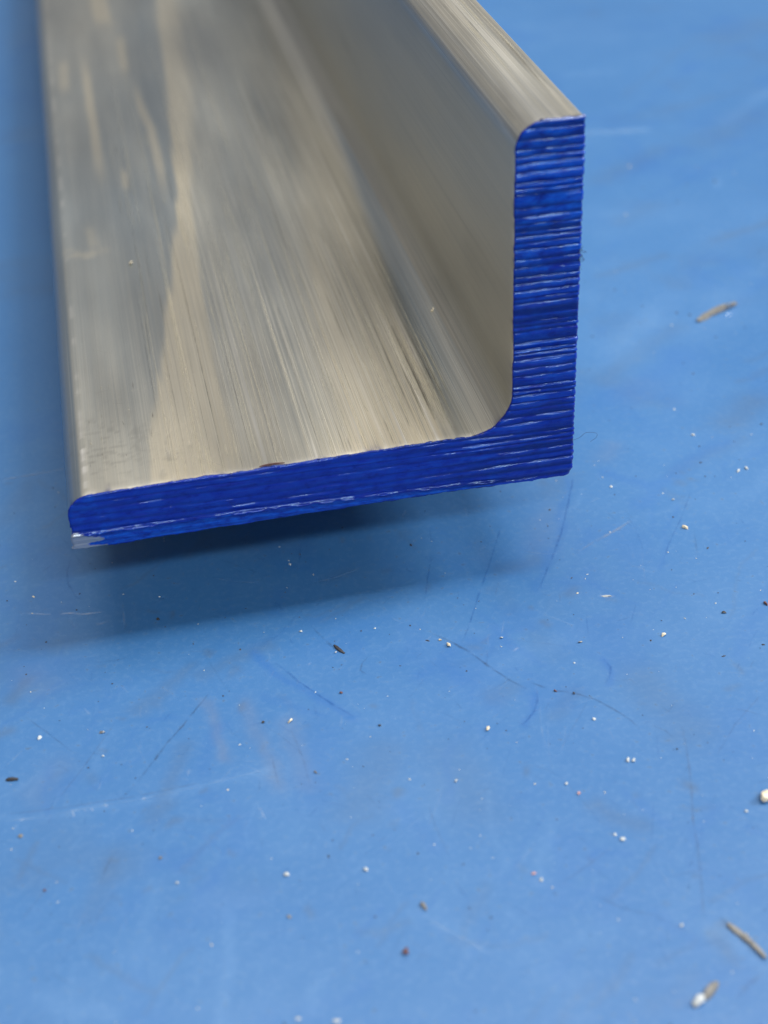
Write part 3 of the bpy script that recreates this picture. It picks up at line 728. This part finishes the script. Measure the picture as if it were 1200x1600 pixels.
DEBRIS = [  # px, py, length, width, height (photo px), image angle (deg, + = rising to the right), shape, colour, name, category, label
 (1197, 1249, 40, 30, 20, 20, 'hull', 'cream', 'metal_chip', 'chip', 'large cream chip cut off by the right border of the picture'),
 (1092, 1566, 34, 24, 15, 50, 'hull', 'white', 'metal_chip', 'chip', 'big whitish tan chip under a grey sliver near the lower right corner'),
 (1112, 1549, 36, 13, 9, 52, 'curl', 'grey', 'metal_shaving', 'shaving', 'grey sliver leaning against the big whitish chip near the lower right corner'),
 (1166, 1472, 92, 9, 5, -42, 'curl', 'grey', 'metal_shaving', 'shaving', 'long dark grey sliver lying by the lower right border'),
 (662, 1416, 24, 11, 7, -55, 'hull', 'grey', 'grit_chip', 'chip', 'dark grey elongated chip alone on the lower middle of the table'),
 (634, 1488, 24, 15, 7, 60, 'hull', 'brown', 'grit_chip', 'chip', 'brown blurred chip, lowest of the dark bits in the middle'),
 (981, 1188, 11, 8, 5, 75, 'hull', 'white', 'paint_fleck', 'fleck', 'left one of two touching white flecks on the right of the table'),
 (990, 1189, 11, 7, 5, 60, 'hull', 'white', 'paint_fleck', 'fleck', 'right one of two touching white flecks on the right of the table'),
 (972, 1312, 15, 11, 4, 30, 'hull', 'white', 'paint_fleck', 'fleck', 'pale irregular fleck at the end of a grey scratch, lower right'),
 (961, 1304, 8, 6, 3, 30, 'hull', 'white', 'paint_fleck', 'fleck', 'tiny pale fleck just above left of the pale irregular fleck'),
 (762, 1140, 13, 9, 6, 70, 'hull', 'cream', 'metal_chip', 'chip', 'cream chip at the foot of a faint grey smear in the middle'),
 (928, 1124, 9, 6, 4, -20, 'hull', 'white', 'paint_fleck', 'fleck', 'small white fleck just below the long curved dark scratch'),
 (713, 1221, 8, 7, 4, 0, 'hull', 'white', 'paint_fleck', 'fleck', 'lone round white fleck below the cream chip in the middle'),
 (885, 1225, 8, 7, 4, 0, 'hull', 'white', 'paint_fleck', 'fleck', 'small white fleck diagonally above a pinkish fleck'),
 (904, 1240, 11, 8, 4, -10, 'hull', 'pink', 'paint_fleck', 'fleck', 'pinkish fleck diagonally below a small white fleck'),
 (846, 1375, 9, 8, 4, 0, 'hull', 'white', 'paint_fleck', 'fleck', 'white fleck touching the right of a dull pink fleck'),
 (834, 1365, 11, 8, 3, 20, 'hull', 'pink', 'paint_fleck', 'fleck', 'dull pink fleck touching a white fleck, low in the picture'),
 (1166, 1268, 8, 7, 3, 0, 'hull', 'white', 'paint_fleck', 'fleck', 'small pale fleck left of the large cream chip at the border'),
 (1036, 993, 14, 8, 6, 15, 'hull', 'cream', 'metal_chip', 'chip', 'small cream chip right of the shadow, high on the near table'),
 (1131, 958, 11, 8, 4, -30, 'hull', 'dark', 'grit_speck', 'speck', 'dark oval speck at the right, above the small cream chip'),
 (701, 1009, 14, 8, 6, -40, 'hull', 'cream', 'metal_chip', 'chip', 'yellowish chip sitting on the start of the long dark scratch'),
 (688, 1001, 9, 4, 4, -20, 'hull', 'cream', 'metal_chip', 'chip', 'tiny yellowish chip at the upper tip of the long dark scratch'),
 (868, 1080, 9, 5, 4, -10, 'hull', 'brown', 'grit_speck', 'speck', 'brown grain on the curved dark scratch, left of its twin'),
 (896, 1084, 8, 5, 4, -10, 'hull', 'dark', 'grit_speck', 'speck', 'dark grain on the curved dark scratch, right of its twin'),
 (784, 997, 8, 6, 4, 0, 'hull', 'white', 'paint_fleck', 'fleck', 'white fleck with a dark edge right of the yellowish chip'),
 (1120, 490, 74, 9, 6, 24, 'curl', 'grey', 'metal_shaving', 'shaving', 'long blurred metal sliver on the table right of the blue end'),
 (1070, 825, 17, 8, 6, -22, 'hull', 'cream', 'metal_chip', 'chip', 'bright cream chip on the table right of the bar corner'),
 (1154, 736, 8, 6, 4, 60, 'hull', 'white', 'paint_fleck', 'fleck', 'left white fleck of a pair right of the bar corner'),
 (1166, 732, 9, 6, 4, -40, 'hull', 'white', 'paint_fleck', 'fleck', 'right white fleck of a pair right of the bar corner'),
 (1052, 781, 7, 5, 3, 0, 'hull', 'white', 'paint_fleck', 'fleck', 'tiny white fleck up left of the bright cream chip'),
 (955, 761, 7, 6, 3, 0, 'hull', 'white', 'paint_fleck', 'fleck', 'tiny white fleck just right of the bar corner'),
 (1083, 680, 9, 7, 3, 0, 'hull', 'white', 'paint_fleck', 'fleck', 'soft white fleck on a grey smudge right of the blue end'),
 (949, 932, 24, 5, 3, -4, 'hull', 'white', 'metal_shaving', 'shaving', 'thin white sliver lying level right of the bar shadow'),
 (454, 1127, 12, 8, 6, 45, 'hull', 'cream', 'metal_chip', 'chip', 'cream chip beside a dark grain, left of the middle'),
 (411, 1129, 8, 5, 4, 10, 'hull', 'dark', 'grit_speck', 'speck', 'dark grain just left of the cream chip by rusty smears'),
 (160, 1145, 13, 6, 5, -5, 'hull', 'steel', 'metal_chip', 'chip', 'small shiny chip with dark ends at the left'),
 (62, 1153, 11, 8, 4, 60, 'hull', 'white', 'paint_fleck', 'fleck', 'white fleck at the left, level with the small shiny chip'),
 (161, 1182, 6, 6, 3, 0, 'hull', 'white', 'paint_fleck', 'fleck', 'tiny white dot straight below the small shiny chip'),
 (19, 1219, 22, 5, 4, 2, 'curl', 'dark', 'metal_shaving', 'shaving', 'short black sliver lying level by the left border'),
 (32, 1307, 13, 9, 4, 30, 'hull', 'grey', 'grit_speck', 'speck', 'grey speck under the pale crease at the left border'),
 (448, 1367, 14, 11, 5, 20, 'hull', 'white', 'paint_fleck', 'fleck', 'soft white fleck with a faint trail, left of a brighter one'),
 (572, 1359, 11, 9, 6, -20, 'hull', 'white', 'paint_fleck', 'fleck', 'bright white fleck alone in the lower middle'),
 (533, 1083, 8, 6, 4, 0, 'hull', 'brown', 'grit_speck', 'speck', 'small brown grain above the end of a blue streak'),
 (530, 1015, 24, 4, 3, -38, 'curl', 'dark', 'metal_shaving', 'shaving', 'dark olive sliver at the edge of the bar shadow'),
 (525, 1020, 7, 4, 3, 10, 'hull', 'white', 'paint_fleck', 'fleck', 'tiny white fleck tucked under the dark olive sliver'),
 (452, 1433, 11, 7, 4, -30, 'hull', 'grey', 'grit_speck', 'speck', 'grey speck below the soft white fleck, lower left'),
 (470, 987, 8, 5, 3, 20, 'hull', 'white', 'paint_fleck', 'fleck', 'tiny white fleck inside the lower edge of the shadow'),
 (247, 968, 8, 6, 4, 0, 'hull', 'dark', 'grit_speck', 'speck', 'dark round grain inside the bar shadow at the left'),
 (593, 1134, 8, 5, 3, -10, 'hull', 'dark', 'grit_speck', 'speck', 'dark grain right of the blue streak in the middle'),
 (493, 1207, 9, 5, 3, -50, 'hull', 'grey', 'grit_speck', 'speck', 'narrow grey speck under the right rusty smear'),
 (70, 1392, 8, 6, 4, 30, 'hull', 'brown', 'grit_speck', 'speck', 'brownish grain at the upper tip of a faint line, lower left'),
 (251, 1341, 9, 8, 3, 0, 'hull', 'grey', 'grit_speck', 'speck', 'faint grey round speck in the lower left'),
 (1067, 1559, 9, 9, 2, 0, 'hull', 'white', 'paint_fleck', 'fleck', 'x') if False else (277, 1380, 8, 6, 3, 0, 'hull', 'white', 'paint_fleck', 'fleck', 'faint white fleck left of the soft white fleck'),
 (1066, 1446, 11, 7, 3, 10, 'hull', 'white', 'paint_fleck', 'fleck', 'blurred white fleck left of the long dark grey sliver'),
 (466, 1592, 13, 8, 3, -10, 'hull', 'white', 'paint_fleck', 'fleck', 'left white fleck of two on the bottom border'),
 (526, 1596, 22, 9, 3, 5, 'hull', 'white', 'paint_fleck', 'fleck', 'right wider white fleck of two on the bottom border'),
 (1168, 1598, 10, 7, 3, 5, 'hull', 'grey', 'x', 'x', 'x') if False else (1196, 944, 12, 8, 5, -50, 'hull', 'brown', 'grit_speck', 'speck', 'dark brown speck against the right border beside the shadow level'),
 (906, 1004, 12, 4, 3, 12, 'hull', 'grey', 'grit_speck', 'speck', 'thin olive speck between the thin white sliver and the scratch'),
]
r = random.Random(21)
for px, py, l, w, h, ang, shp, colr, name, cat, lab in DEBRIS:
    p = at(px, py); u = pxsize(p)
    a = math.radians(ang)
    q = at(px+8*math.cos(a), py-8*math.sin(a)); d = q-p
    st = d.length/(8*u)                      # foreshortening along the piece
    th = math.atan2(d.y, d.x)
    wst = 1/max(.5, min(1., st)) if st < 1 else 1.
    bm = (hull if shp == 'hull' else curl)(r, l*u*.88*max(1., st), w*u*.88*(1.25 if abs(ang) < 45 else 1.), h*u*.75)
    o = tag(put(bm, name, MATS[colr], (p.x, p.y, -H+.00002), th), lab, cat)
    if (px, py) == (1120, 490):
        t_ = put(hull(r, .0030, .0011, .0009, 16), 'bright_flake', STEEL, (.0022, 0, .0001), 0, o)

def bit_on_bar(px, py, z, l, w, h, ang, shp, colr, name, cat, lab):
    p = at(px, py, z); u = pxsize(p)
    a = math.radians(ang); q = at(px+8*math.cos(a), py-8*math.sin(a), z); d = q-p
    bm = (hull if shp == 'hull' else curl)(r, l*u*d.length/(8*u), w*u, h*u)
    tag(put(bm, name, MATS[colr], (p.x, p.y, z+.00002), math.atan2(d.y, d.x)), lab, cat)
bit_on_bar(205, 413, T, 9, 8, 5, 0, 'hull', 'cream', 'metal_chip', 'chip', 'tiny bright grain on the left part of the bar flange')
bit_on_bar(685, 482, T+.0004, 26, 8, 6, 38, 'curl', 'cream', 'metal_shaving', 'shaving', 'straw coloured curl lying in the inner corner of the bar')
bit_on_bar(425, 727, T, 40, 2.2, 2, 9, 'curl', 'brown', 'metal_shaving', 'shaving', 'reddish brown shred on the edge between metal and blue paint')

def build_burrs():
    rb = random.Random(31); V, F = [], []
    spots = [(-.0095-rb.random()*.037, T) for _ in range(26)]+[(-.004-rb.random()*.0, RISE) for _ in range(3)]+[(0, rb.uniform(.002, .036)) for _ in range(26)]
    spots += [(-T-R_FIL+R_FIL*math.sin(t), T+R_FIL-R_FIL*math.cos(t)) for t in (.3, .5, .62, .8, 1.0, 1.2)]
    for x, z in spots:
        bm = hull(rb, rb.uniform(.0002, .0007) if x < -.001 else .00022, rb.uniform(.00012, .0002), rb.uniform(.00008, .0002), 9)
        o = len(V)
        for v in bm.verts: v.index = len(V)-o; V.append((x+v.co.x, v.co.y-.00006, z-.00004+v.co.z))
        F += [tuple(o+v.index for v in f.verts) for f in bm.faces]
        bm.free()
    o = mesh('edge_burrs', V, F, BURR, bar, smooth=False); o['kind'] = 'stuff'
build_burrs()

def fibre(name, pts, rad, mat):
    V, F = [], []
    P = [Vector(p) for p in pts]
    Q = []
    for i in range(len(P)-1):                 # Catmull-Rom
        p0, p1, p2, p3 = P[max(i-1, 0)], P[i], P[i+1], P[min(i+2, len(P)-1)]
        for k in range(6):
            t = k/6
            Q.append(.5*((2*p1)+(p2-p0)*t+(2*p0-5*p1+4*p2-p3)*t*t+(3*p1-p0-3*p2+p3)*t**3))
    Q.append(P[-1])
    for i, p in enumerate(Q):
        d = (Q[min(i+1, len(Q)-1)]-Q[max(i-1, 0)]).normalized()
        a = d.orthogonal().normalized(); b = d.cross(a)
        for k in range(4):
            V.append(p+(a*math.cos(k*1.5708)+b*math.sin(k*1.5708))*rad)
        if i:
            for k in range(4):
                o = 4*(i-1); F.append((o+k, o+(k+1) % 4, o+4+(k+1) % 4, o+4+k))
    F += [(3, 2, 1, 0), tuple(len(V)-4+k for k in range(4))]
    return V, F
def on_face(px, py, y=-.0002):
    d = fwd+rgt*((px-600)/FPX)-upv*((py-800)/FPX)
    return CP+d*((y-CP.y)/d.y)
V, F = fibre('hair', [on_face(893, 688), on_face(905, 684), on_face(916, 676), on_face(932, 677), on_face(931, 684), on_face(922, 690)], .000014, FIBRE)
tag(mesh('loose_hair', V, F, FIBRE), 'fine looped hair sticking out from the lower right bar corner', 'hair')
V, F = [], []
rr = random.Random(8)
for k in range(16):
    a = on_face(904+rr.uniform(-1, 1), 388+rr.uniform(0, 26)); b = a+Vector((rr.uniform(.0001, .0006), rr.uniform(-.0004, .0002), rr.uniform(-.0005, .0005)))
    c = b+Vector((rr.uniform(-.0003, .0004), 0, rr.uniform(-.0004, .0004)))
    v, f = fibre('f', [a, b, c], .000016, FIBRE); o = len(V); V += v; F += [tuple(i+o for i in q) for q in f]
tag(mesh('lint_tuft', V, F, FIBRE), 'dark tuft of lint caught on the right edge of the blue end', 'lint')

def build_dust():
    """uncountable dust and grit on the table"""
    rd = random.Random(77); V, F, A = [], [], []
    for colr, cnt in (('white', 140), ('dark', 280), ('cream', 40)):
        V, F = [], []
        for k in range(cnt):
            px, py = rd.uniform(-40, 1240), 1620-900*rd.random()**.8
            if rd.random() < .15: px, py = rd.uniform(900, 1220), rd.uniform(200, 800)
            p = at(px, py); u = pxsize(p); s = u*rd.choice([.7, .8, 1., 1.1, 1.3, 1.9])
            a = rd.uniform(0, 3.1); el = rd.choice([1, 1, 1.4, 2.2])
            o = len(V); m_ = 5
            for i in range(m_):
                t = i/m_*6.283; x_, y_ = math.cos(t)*s*el*rd.uniform(.6, 1.1), math.sin(t)*s*rd.uniform(.6, 1.1)
                V.append((p.x+x_*math.cos(a)-y_*math.sin(a), p.y+x_*math.sin(a)+y_*math.cos(a), -H+.00002))
            V.append((p.x, p.y, -H+.00002+s*.8))
            F += [(o+i, o+(i+1) % m_, o+m_) for i in range(m_)]
        ob = mesh({'white': 'pale_dust', 'dark': 'dark_grit', 'cream': 'metal_dust'}[colr], V, F, MATS[colr], smooth=False)
        ob['kind'] = 'stuff'
        ob['label'] = {'white': 'fine pale dust specks scattered over the blue table', 'dark': 'fine dark grit scattered over the blue table', 'cream': 'fine cream metal dust scattered over the blue table'}[colr]
        ob['category'] = 'dust'
build_dust()
